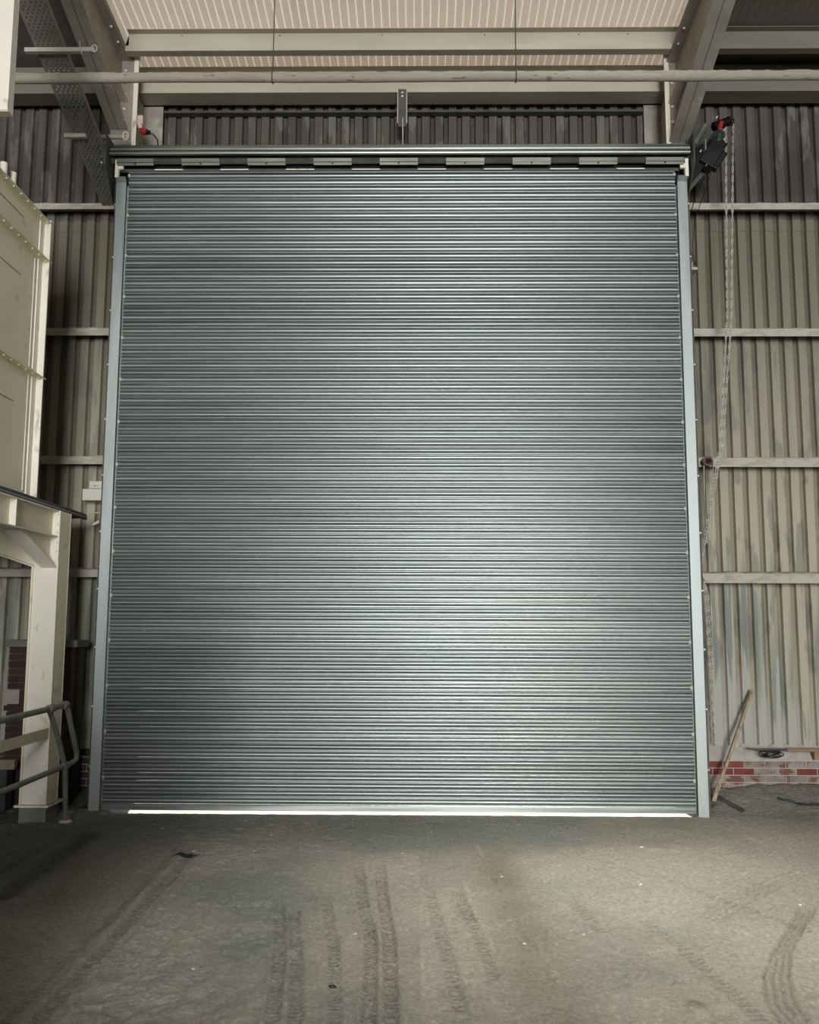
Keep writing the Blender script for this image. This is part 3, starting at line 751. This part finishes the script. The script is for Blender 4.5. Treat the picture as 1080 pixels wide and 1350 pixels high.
b = B(); links(b, [(3.05, 10.05, 2.50), (3.075, 10.07, 2.38), (3.13, 10.08, 2.25), (3.165, 10.16, 1.5), (3.175, 10.17, .60)]); links(b, [(3.06, 10.06, 2.5), (3.09, 10.07, 2.3), (3.15, 10.165, 1.4), (3.18, 10.175, .63)]); b.build('chain_tail', M['chain'], hc)
b = B()
for k in range(3): links(b, [(3.00 + .02 * k, 10.06, 2.47), (3.04 + .02 * k, 10.05, 2.36)], hw=.014)
links(b, [(2.97, 10.07, 2.44), (3.10, 10.06, 2.45)], hw=.012)
b.build('chain_knot', M['dark'], hc)

# cord reel on the third girt with hanging cords
rl = thing('cord_reel', 'brown wound cord bundle hanging on a girt right of the shutter', 'cord', (3.15, 10.02, 3.69))
b = B()
for k in range(7):
    a0 = k * .5
    b.tube([(3.155 + (.045 + .006 * math.sin(k)) * math.cos(a), 10.03 + .012 * (k - 3), 3.69 + (.04 + .005 * math.cos(2 * k)) * math.sin(a)) for a in np.linspace(0, 2 * math.pi, 16, endpoint=False)], .011, 6, closed=True)
b.build('coil', M['reel'], rl)
B().tube([(3.12, 10.03, 3.66), (3.125, 10.06, 3.3), (3.14, 10.09, 3.0), (3.15, 10.11, 2.79)], .007, 6).build('hanging_cord', M['cord'], rl)
B().tube([(3.23, 10.05, 3.69), (3.24, 10.10, 3.55), (3.225, 10.12, 3.2), (3.20, 10.14, 2.75)], .005, 6).build('hanging_cord', M['cord'], rl)
B().cyl((3.10, 10.0, 3.69), (3.22, 10.13, 3.69), .012, 8).build('hook', M['dark'], rl)

# cable stop bracket under the motor
b = B().box(3.06, 3.13, 10.03, 10.30, 5.90, 5.93).box(3.06, 3.075, 10.03, 10.06, 5.93, 5.99)
solo(b, 'cable_bracket', M['girt'], 'small steel bracket holding the thin motor cables on cladding beside the right guide', 'bracket', (3.09, 10.1, 5.90))

# ---------------------------------------------------------------- things right of the shutter
tp = thing('timber_pole', 'weathered split timber pole leaning against the wall right of the shutter', 'pole', (3.05, 9.85, .12))
ob((3.035, 9.84, .09), (3.61, 10.205, 1.20), (.014, .018), 'pole', M['wood'], tp)
ob((3.20, 9.915, .42), (3.60, 10.17, 1.18), (.008, .016), 'lath', M['wood'], tp)
ob((3.03, 9.82, .09), (3.13, 9.885, .30), (.012, .022), 'foot_splint', M['wood'], tp)
zf = floor_z(3.2, 9.95)
bb = B(); 
p, q_ = Vector((3.10, 9.98, floor_z(3.10, 9.98) + .022)), Vector((3.29, 9.70, floor_z(3.29, 9.70) + .022))
d = (q_ - p).normalized(); u = Vector((0, 0, 1)); v = d.cross(u).normalized()
bb.hexa([c_ + v * (sv * .028) + u * su for c_, sv, su in ((p, -1, -.03), (q_, -1, -.03), (q_, 1, -.03), (p, 1, -.03), (p, -1, .008), (q_, -1, .008), (q_, 1, .008), (p, 1, .008))])
solo(bb, 'metal_bar', M['dark'], 'dark flat metal bar lying on the dusty floor at the foot of the leaning pole', 'bar', (3.2, 9.84, zf))
bt = thing('wooden_batten', 'brown wooden batten lying along the brick plinth ledge at the right edge', 'batten', (4.1, 10.1, .55))
B().box(3.93, 4.75, 10.12, 10.17, .555, .588).build('batten', M['wood_brown'], bt, bevel=.004)
B().box(4.22, 4.29, 10.13, 10.19, .47, .556).build('block', M['wood_brown'], bt)
B().tube([(3.50, 10.14, .588), (3.60, 10.12, .575), (3.75, 10.13, .578), (3.94, 10.14, .572)], [.006, .011, .012, .014], 8).build('handle', M['dark'], bt)
cb = B()
for k in range(4):
    r1 = random.uniform(.055, .10)
    cb.tube([(3.755 + r1 * 1.3 * math.cos(a) + random.uniform(-.012, .012), 10.13 + .05 * math.sin(a), .53 + .032 * math.sin(a + k * 1.3) + random.uniform(-.004, .004)) for a in np.linspace(0, 2 * math.pi, 14, endpoint=False)], .0065, 6, closed=True)
solo(cb, 'cable_bundle', M['cable'], 'tangled black cable bundle on the plinth ledge under the wooden batten', 'cable', (3.755, 10.13, .51))
xs = np.linspace(0, 1, 14)
cb = B().tube([(3.73 + .55 * t + .02 * math.sin(9 * t), 9.92 - .16 * t + .02 * math.sin(6 * t), floor_z(3.73 + .55 * t, 9.92 - .16 * t) + .012) for t in xs], .013, 6)
solo(cb, 'dropped_hose', M['cable'], 'short black hose on the dusty floor at the foot of the right brick plinth', 'hose', (3.95, 9.85, floor_z(3.95, 9.85)))

# ---------------------------------------------------------------- above the shutter
hg = thing('steel_hanger', 'short black steel channel hanger with two bolts under the eaves beam', 'hanger', (-.228, 9.93, 7.5))
B().prism([(-.285, 9.94), (-.275, 9.90), (-.178, 9.90), (-.17, 9.94), (-.178, 9.94), (-.185, 9.91), (-.268, 9.91), (-.278, 9.94)][::-1], 'z', 7.56, 8.02).build('channel', M['dark'], hg)
for x in (-.28, -.176): B().box(x - .005, x + .005, 9.893, 9.905, 7.60, 8.02).build('channel_edge', M['strut'], hg)
for z in (7.97, 7.925): B().cyl((-.228, 9.885, z), (-.228, 9.90, z), .014, 6).build('bolt', M['chain'], hg)
B().cyl((-.216, 9.89, 7.15), (-.222, 9.89, 7.66), .008, 6).build('rod', M['strut'], hg)
pg = thing('power_plug', 'red industrial plug on a short black cable beside the left rafter', 'plug', (-3.11, 9.66, 7.37))
B().tube([(-3.15, 9.66, 7.385), (-3.12, 9.655, 7.37), (-3.085, 9.65, 7.36)], [.03, .038, .034], 12).build('plug_body', M['red'], pg)
B().cyl((-3.09, 9.65, 7.362), (-3.05, 9.65, 7.352), .024, 10).build('collar', M['black'], pg)
B().tube([(-3.05, 9.65, 7.352), (-3.01, 9.66, 7.335), (-2.97, 9.68, 7.28), (-2.955, 9.69, 7.1)], .008, 6).build('cable', M['cable'], pg)
sk = thing('power_socket', 'pale pink socket box on the left column above the red plug', 'socket', (-3.165, 9.66, 7.42))
B().box(-3.20, -3.135, 9.64, 9.70, 7.44, 7.56).build('box', M['pink'], sk, bevel=.008)
B().cyl((-3.165, 9.62, 7.45), (-3.155, 9.64, 7.40), .026, 10).build('outlet', M['pink'], sk)

# ---------------------------------------------------------------- perforated cable tray with struts
ty = thing('cable_tray', 'dark perforated steel cable tray slanting up to the roof at the left', 'tray', (-3.35, 9.5, 6.4))
ta, tb = Vector((-3.705, 10.06, 6.705)), Vector((-3.705, 6.9, 7.765))
dv = tb - ta; ln = dv.length; dv.normalize(); wv = Vector((1, 0, 0)); nv = wv.cross(dv)
tw = .28
cu = [0.0]
while cu[-1] < tw - .001: cu += [min(cu[-1] + .011, tw), min(cu[-1] + .024, tw)]
cv = [0.0]
while cv[-1] < ln - .02: cv += [cv[-1] + .012, cv[-1] + .036]
b = B(); vs = [ta + wv * u_ + dv * v_ for v_ in cv for u_ in cu]; nu = len(cu); fs = []
for j in range(len(cv) - 1):
    for i in range(nu - 1):
        hole = (j % 2 == 1) and (i % 2 == 1) and 2 < i < nu - 3 and ((i // 2 + j // 2) % 2 == 0)
        if not hole: fs.append((j * nu + i, j * nu + i + 1, (j + 1) * nu + i + 1, (j + 1) * nu + i))
b.add(vs, fs)
b.build('tray_bed', M['tray'], ty)
hgt = .05
for u_ in (0.0, tw):
    p0 = ta + wv * u_; p1 = p0 + dv * ln; nn = -nv if nv.z < 0 else nv
    b = B().add([p0, p1, p1 + nn * hgt, p0 + nn * hgt], [(0, 1, 2, 3)])
    b.add([p0 + wv * .003, p1 + wv * .003, p1 + nn * hgt + wv * .003, p0 + nn * hgt + wv * .003], [(3, 2, 1, 0)])
    b.build('tray_side', M['tray'], ty)
cb = B().tube([(-3.47, 9.30, 7.02), (-3.45, 9.1, 7.10), (-3.46, 8.8, 7.19)], .008, 6); cb.build('loose_cable', M['strut'], ty)
def tray_z(y): return 6.705 + (10.06 - y) * .3354
SX0, SX1, SY, SY2 = -3.80, -3.13, 8.13, 9.10
def strut(x0, x1, y, z, label):
    t = thing('support_strut', label, 'strut', ((x0 + x1) / 2, y, z), 'struts under the cable tray')
    prof = [(y - .022, z), (y + .022, z), (y + .022, z + .042), (y + .012, z + .042), (y + .012, z + .006), (y - .012, z + .006), (y - .012, z + .042), (y - .022, z + .042)]
    B().prism(prof, 'x', x0, x1).build('channel', M['strut'], t)
    return t
st = strut(SX0, SX1, SY, tray_z(SY) - .045, 'upper pale channel strut crossing under the perforated cable tray')
B().tube([(SX1 + .028 * math.sin(a), SY - .025, tray_z(SY) - .02 + .034 * math.cos(a)) for a in np.linspace(0, 2 * math.pi, 14, endpoint=False)], .007, 6, closed=True).build('clamp', M['strut'], st)
B().tube([(SX1 - .14, SY - .03, tray_z(SY) + .05), (SX1 - .13, SY - .03, tray_z(SY) - .02), (SX1 - .11, SY - .03, tray_z(SY) - .09)], .005, 6).build('beam_hook', M['strut'], st)
st = strut(-3.78, -3.55, SY2, tray_z(SY2) - .0425, 'lower pale channel strut under the perforated cable tray near the shutter end')
sb = thing('conduit_stub', 'pale tube with a clamp between the left rafter and the shutter roll', 'tube', (-3.3, 9.45, 7.19))
B().cyl((-3.46, 9.42, 7.175), (-3.215, 9.42, 7.175), .026, 12).build('tube', M['strut'], sb)
B().cyl((-3.56, 9.38, 7.14), (-3.46, 9.42, 7.175), .03, 10).build('elbow', M['tray'], sb)
B().tube([(-3.235 + .03 * math.cos(a), 9.39, 7.17 + .045 * math.sin(a)) for a in np.linspace(0, 2 * math.pi, 14, endpoint=False)], .008, 6, closed=True).build('clamp', M['frame'], sb)

# hanging duct at the top left corner
du = thing('hanging_duct', 'cream sheet metal duct hanging in the top left corner close to the roof', 'duct', (-3.2, 6.1, 5.42))
pr = [(-2.905, 6.0), (-2.905, 6.085), (-3.12, 6.085), (-3.12, 6.0)]
b = B().prism(pr, 'z', 5.455, 8.85)
b.build('casing', M['frame'], du)
B().box(-3.12, -2.897, 5.992, 6.0, 5.44, 5.455).build('bottom_lip', M['cream'], du)

# ---------------------------------------------------------------- tank on its support frame (left)
tk = thing('steel_tank', 'cream panelled steel tank with horizontal stiffeners standing on the left frame', 'tank', (-4.5, 7.5, 3.07))
xt = -3.73
zs = [3.07, 4.24, 5.40, 5.80]
for i in range(3):
    B().box(xt - .02, xt, 5.0, 8.57, zs[i], zs[i + 1]).build('side_panel', M['tank'], tk)
B().box(-6.2, xt - .02, 8.53, 8.57, 3.07, 5.80).build('end_panel', M['tank'], tk)
B().box(-6.2, xt - .02, 5.0, 8.55, 5.78, 5.80).build('top_panel', M['tank'], tk)
B().box(xt - .03, -3.655, 8.59, 8.605, 3.07, 5.835).build('corner_flange', M['frame'], tk)
B().box(xt, xt + .012, 8.50, 8.59, 3.07, 5.80).build('corner_leg', M['frame'], tk)
B().box(xt, xt + .006, 8.43, 8.455, 3.12, 5.38).build('seam_bead', M['frame'], tk)
for z, dd, nm in ((4.235, .085, 'stiffener'), (5.405, .085, 'stiffener'), (5.80, .075, 'rim_angle')):
    o = B().prism([(xt, z), (xt + dd, z), (xt + dd, z + .010), (xt + .010, z + .010), (xt + .010, z + .07), (xt, z + .07)], 'y', 5.0, 8.64 if nm == 'stiffener' else 8.605).build(nm, M['tank'], tk)
    for k in range(12):
        y = 6.9 + k * .15
        B().cyl((xt + .055, y, z - .010), (xt + .055, y, z), .009, 6).build('bolt', M['tank'], o)
for k, y in enumerate((8.05, 8.24)):
    B().cyl((-3.90, y, 5.79), (-3.90, y, 6.15 - .0), .035, 12).build('vent_stub', M['frame'], tk)
for z in (3.9, 5.1, 5.66):   # weld runs on the panels
    B().box(xt, xt + .003, 7.2, 8.15, z - .30 + .30, z + .006).build('weld_line', M['dark'], tk)

fr = thing('tank_stand', 'cream bolted steel frame with a dark deck edge carrying the tank', 'stand', (-3.7, 9.1, .15))
B().box(-6.2, -3.62, 5.0, 9.80, 3.015, 3.045).build('deck_plate', M['dark'], fr)
B().box(-3.625, -3.61, 5.0, 9.80, 3.0, 3.06).build('deck_edge', M['dark'], fr)
B().box(-3.612, -3.606, 5.0, 9.80, 3.022, 3.030).build('edge_bead', M['strut'], fr)
B().box(-3.665, -3.655, 5.0, 8.99, 2.74, 3.0).build('beam_web', M['tank'], fr)
B().box(-3.735, -3.59, 5.0, 8.99, 2.735, 2.747).build('beam_flange', M['frame'], fr)
B().box(-3.735, -3.59, 5.0, 8.99, 2.988, 3.002).build('beam_flange', M['frame'], fr)
B().box(-3.655, -3.595, 8.04, 8.055, 2.747, 2.99).build('web_stiffener', M['frame'], fr)
B().box(-3.655, -3.595, 7.2, 7.215, 2.747, 2.99).build('web_stiffener', M['frame'], fr)
# haunch: inclined flange and its web
B().hexa([(-3.83, 8.33, 2.735), (-3.665, 8.33, 2.735), (-3.59, 9.0, 2.43), (-3.74, 9.0, 2.43), (-3.83, 8.34, 2.748), (-3.665, 8.34, 2.748), (-3.59, 9.0, 2.443), (-3.74, 9.0, 2.443)]).build('haunch_flange', M['frame'], fr)
B().prism([(8.36, 2.735), (8.99, 2.735), (8.99, 2.44)], 'x', -3.675, -3.665).build('haunch_web', M['tank'], fr)
# column: front flange, web, back flange
cxa, cxb = -3.815, -3.578
B().box(cxa, cxb, 9.0, 9.014, .17, 3.0).build('column_flange', M['frame'], fr)
B().box(cxa, cxb, 9.27, 9.284, .17, 3.0).build('column_flange', M['frame'], fr)
B().box(cxb - .012, cxb - .002, 9.014, 9.27, .17, 3.0).build('column_web', M['tank'], fr)
B().box(cxa - .02, cxa, 8.985, 9.03, .17, 2.45).build('column_edge', M['tank'], fr)
B().box(cxa - .05, cxb + .04, 8.95, 9.33, .15, .17).build('base_plate', M['frame'], fr)
B().box(cxa - .02, cxb + .0, 9.0, 9.31, -.03, .15).build('grout_pad', M['concrete'], fr)
for z in (2.965, 2.871, 2.783, 2.685, 2.598):
    B().cyl((-3.607, 8.978, z), (-3.607, 9.0, z), .018, 6).build('bolt', M['frame'], fr)
B().box(-3.645, -3.58, 8.992, 9.0, 2.50, 3.0).build('connection_plate', M['frame'], fr)
# cross beam running left with its knee
B().prism([(-5.6, 2.985), (-3.82, 2.985), (-3.82, 2.44), (-4.3, 2.60), (-5.6, 2.72)], 'y', 9.10, 9.112).build('cross_web', M['tank'], fr)
B().hexa([(-4.3, 9.03, 2.595), (-3.82, 9.03, 2.435), (-3.82, 9.18, 2.435), (-4.3, 9.18, 2.595), (-4.3, 9.03, 2.61), (-3.82, 9.03, 2.45), (-3.82, 9.18, 2.45), (-4.3, 9.18, 2.61)]).build('cross_flange', M['tank'], fr)
B().box(-5.6, -4.3, 9.03, 9.18, 2.595, 2.61).build('cross_flange', M['tank'], fr)
# rear column out of the way keeps the deck up
B().box(-6.1, -5.9, 9.0, 9.2, 0, 3.015).build('rear_column', M['tank'], fr)
B().box(-6.1, -5.9, 5.1, 5.3, 0, 3.015).build('rear_column', M['tank'], fr)
B().box(-3.8, -3.62, 5.1, 5.3, 0, 2.74).build('front_column', M['tank'], fr)
# deck lug and arm towards the guide
B().tube([(-3.63, 9.80, 3.035), (-3.60, 9.80, 3.06), (-3.52, 9.79, 3.075), (-3.42, 9.78, 3.08)], .010, 6).build('deck_arm', M['strut'], fr)

# channel rail bolted to the column at knee height
solo(B().prism([(-3.60, .79), (-3.585, .79), (-3.585, .887), (-3.60, .887)], 'y', 5.4, 9.0 - .0), 'kick_rail', M['tank'], 'flat cream rail running toward the viewer from the left column behind the handrail', 'rail', (-3.59, 7.5, .79))

# tubular handrail with a bent end post
hr = thing('guard_rail', 'dull grey tubular handrail with a bent end post at the lower left', 'handrail', (-3.40, 9.05, 0))
rz = .027
B().tube([(-3.40, 5.2, 1.09), (-3.40, 8.55, 1.112), (-3.395, 8.90, 1.118)], rz, 12).build('top_rail', M['tube'], hr)
B().tube([(-3.40, 5.2, .515), (-3.40, 8.9, .537), (-3.385, 9.10, .546), (-3.365, 9.16, .575), (-3.36, 9.14, .64), (-3.385, 8.93, 1.06), (-3.395, 8.90, 1.118)], rz * .95, 12).build('lower_rail', M['tube'], hr)
B().tube([(-3.43, 8.58, 1.112), (-3.41, 8.78, .83), (-3.395, 8.95, .535), (-3.395, 9.0, .25), (-3.40, 9.05, -.01)], rz * .9, 12).build('post', M['tube'], hr)
for p, q_ in (((-3.40, 8.50, 1.112), (-3.40, 8.62, 1.113)), ((-3.398, 8.90, .536), (-3.392, 8.99, .542)), ((-3.396, 8.82, 1.116), (-3.395, 8.91, 1.118))):
    B().cyl(p, q_, .037, 12).build('clamp_fitting', M['tube'], hr)
B().tube([(-3.40, 9.05, floor_z(-3.40, 9.05) - .01), (-3.40, 9.05, floor_z(-3.40, 9.05) + .012)], [.07, .05], 12).build('foot_flange', M['mortar'], hr)

# brick pier behind the frame column
pb = thing('brick_pier', 'dark red brick pier with a pale coping behind the left frame column', 'pier', (-4.0, 9.85, 0))
x0, x1, y0 = -4.36, -3.66, 9.78
B().box(x0 + .01, x1 - .01, y0 + .01, 10.08, -.02, 1.64).build('pier_core', M['dark'], pb)
pm = {}
cz_ = 0.0; row = 0
while cz_ < 1.60:
    x = x0 - (0.1125 if row % 2 else 0)
    while x < x1 - .01:
        a, z = max(x, x0), min(x + .215, x1)
        if z - a > .02:
            key = round(z - a, 3)
            if key not in pm: pm[key] = B().box(0, z - a, 0, .12, 0, .065).mesh('brick', M['brick_dark'])
            o = bpy.data.objects.new('brick', pm[key]); C.objects.link(o); o.parent = pb
            o.location = (a + 4.0, y0 - 9.85 + random.uniform(-.004, .004), cz_)
        x += .225
    cz_ += .075; row += 1
B().box(x0 - .03, x1 + .03, y0 - .04, 10.10, 1.64, 1.715).build('coping', M['concrete'], pb, bevel=.006)
B().box(-4.36, -4.22, y0 - .025, y0 - .006, 1.05, 1.20).build('patch', M['mortar'], pb)
B().box(x0 - .02, x1 + .01, y0 - .02, y0 - .004, .98, 1.03).build('brick_ledge', M['brick_dark'], pb)

# timber under the deck
solo(B().box(-5.2, -4.14, 9.55, 9.62, .41, .505), 'timber_board', M['wood'], 'pale timber board stacked uppermost beside the foot of the left frame column', 'board', (-4.6, 9.58, .41))
solo(B().box(-5.2, -4.2, 9.52, 9.66, .0, .41), 'timber_stack', M['dark'], 'dark timber baulk lying under the pale board at lower left', 'timber', (-4.6, 9.58, 0))

# switch boxes beside the left guide
t = thing('switch_box', 'larger pale switch box on the cladding left of the shutter guide', 'box', (-3.68, 10.12, 3.25))
B().box(-3.785, -3.55, 10.10, 10.30, 3.255, 3.385).build('case', M['white'], t, bevel=.004)
t = thing('label_plate', 'smaller pale plate with dark marks above the switch box left of the shutter', 'plate', (-3.64, 10.09, 3.385))
B().box(-3.705, -3.56, 10.085, 10.30, 3.388, 3.468).build('plate', M['white'], t, bevel=.003)
for a, z in ((-3.675, -3.668), (-3.655, -3.625), (-3.618, -3.605)):
    B().box(a, z, 10.083, 10.086, 3.412, 3.420).build('mark', M['print'], t)
solo(B().prism([(-3.62, 2.955), (-3.54, 2.985), (-3.54, 3.02), (-3.60, 2.99)][::-1], 'y', 9.98, 10.30), 'cable_clip', M['cream'], 'small pale clip on the cladding below the deck arm', 'clip', (-3.58, 10.0, 2.96))

# ---------------------------------------------------------------- loose bits on the floor
rg = B()
pts = []
for i in range(9):
    t_ = i / 8
    for j in range(4):
        w = .035 * math.sin(math.pi * min(max(t_, .08), .92)) + .006
        x = -2.01 + .19 * t_; y = 7.79 + (j - 1.5) * w
        pts.append((x, y, floor_z(x, y) + .006 + (.022 if 0 < j < 3 else 0) * math.sin(math.pi * t_) * (.7 + .3 * math.sin(5 * t_ + j))))
rg.add(pts, [(i * 4 + j, (i + 1) * 4 + j, (i + 1) * 4 + j + 1, i * 4 + j + 1) for i in range(8) for j in range(3)], True)
solo(rg, 'rubber_scrap', M['black'], 'flat black rubber scrap lying on the dusty floor left of centre', 'scrap', (-1.915, 7.79, floor_z(-1.915, 7.79)))
def stone_mesh(seed, r):
    rr = random.Random(seed); b = B(); vs = []; n = 7
    vs.append((0, 0, r * .6))
    for k, (h, w) in enumerate(((.42, .7), (.1, 1.0), (-.15, .8))):
        for j in range(n):
            a = 2 * math.pi * j / n; q = r * w * rr.uniform(.75, 1.2)
            vs.append((q * math.cos(a) * 1.25, q * math.sin(a), r * h))
    fs = [(0, 1 + j, 1 + (j + 1) % n) for j in range(n)]
    for k in range(2):
        for j in range(n): fs.append((1 + k * n + j, 1 + (k + 1) * n + j, 1 + (k + 1) * n + (j + 1) % n, 1 + k * n + (j + 1) % n))
    b.add(vs, fs, False); return b.mesh('loose_stone', M['stone'])
sm = [stone_mesh(i, .013) for i in range(5)]
spots = [(-1.9, 7.95, 1.1), (-1.87, 7.93, .8), (-1.4, 8.0, .8), (-0.4, 5.9, .9), (0.92, 7.1, .9), (1.62, 7.05, .8), (2.6, 6.6, 1.0), (-.15, 7.95, .7), (.62, 7.25, .8), (.62, 5.75, .9), (-1.25, 5.3, .8), (-.75, 4.9, .9), (-1.35, 8.6, .8), (.1, 8.7, .7), (-2.4, 8.8, 1.0), (1.9, 8.2, 1.2), (2.05, 5.55, .7), (1.0, 5.9, .6)]
for i, (x, y, s_) in enumerate(spots):
    o = bpy.data.objects.new('loose_stone', sm[i % 5]); C.objects.link(o)
    o.location = (x, y, floor_z(x, y)); o.scale = (s_, s_, s_); o.rotation_euler = (0, 0, i * 1.3)
    o['label'] = 'small loose pale stone lying on the dusty floor'; o['category'] = 'stone'; o['group'] = 'loose stones on the dusty floor'
ds = stone_mesh(77, .022)
ds.materials[0] = M['black']
o = bpy.data.objects.new('dark_lump', ds); C.objects.link(o); o.location = (-.47, 5.12, floor_z(-.47, 5.12))
o['label'] = 'dark round lump between the tyre tracks near the bottom of the picture'; o['category'] = 'lump'
for o in bpy.data.objects:
    if '_o' in o: del o['_o']
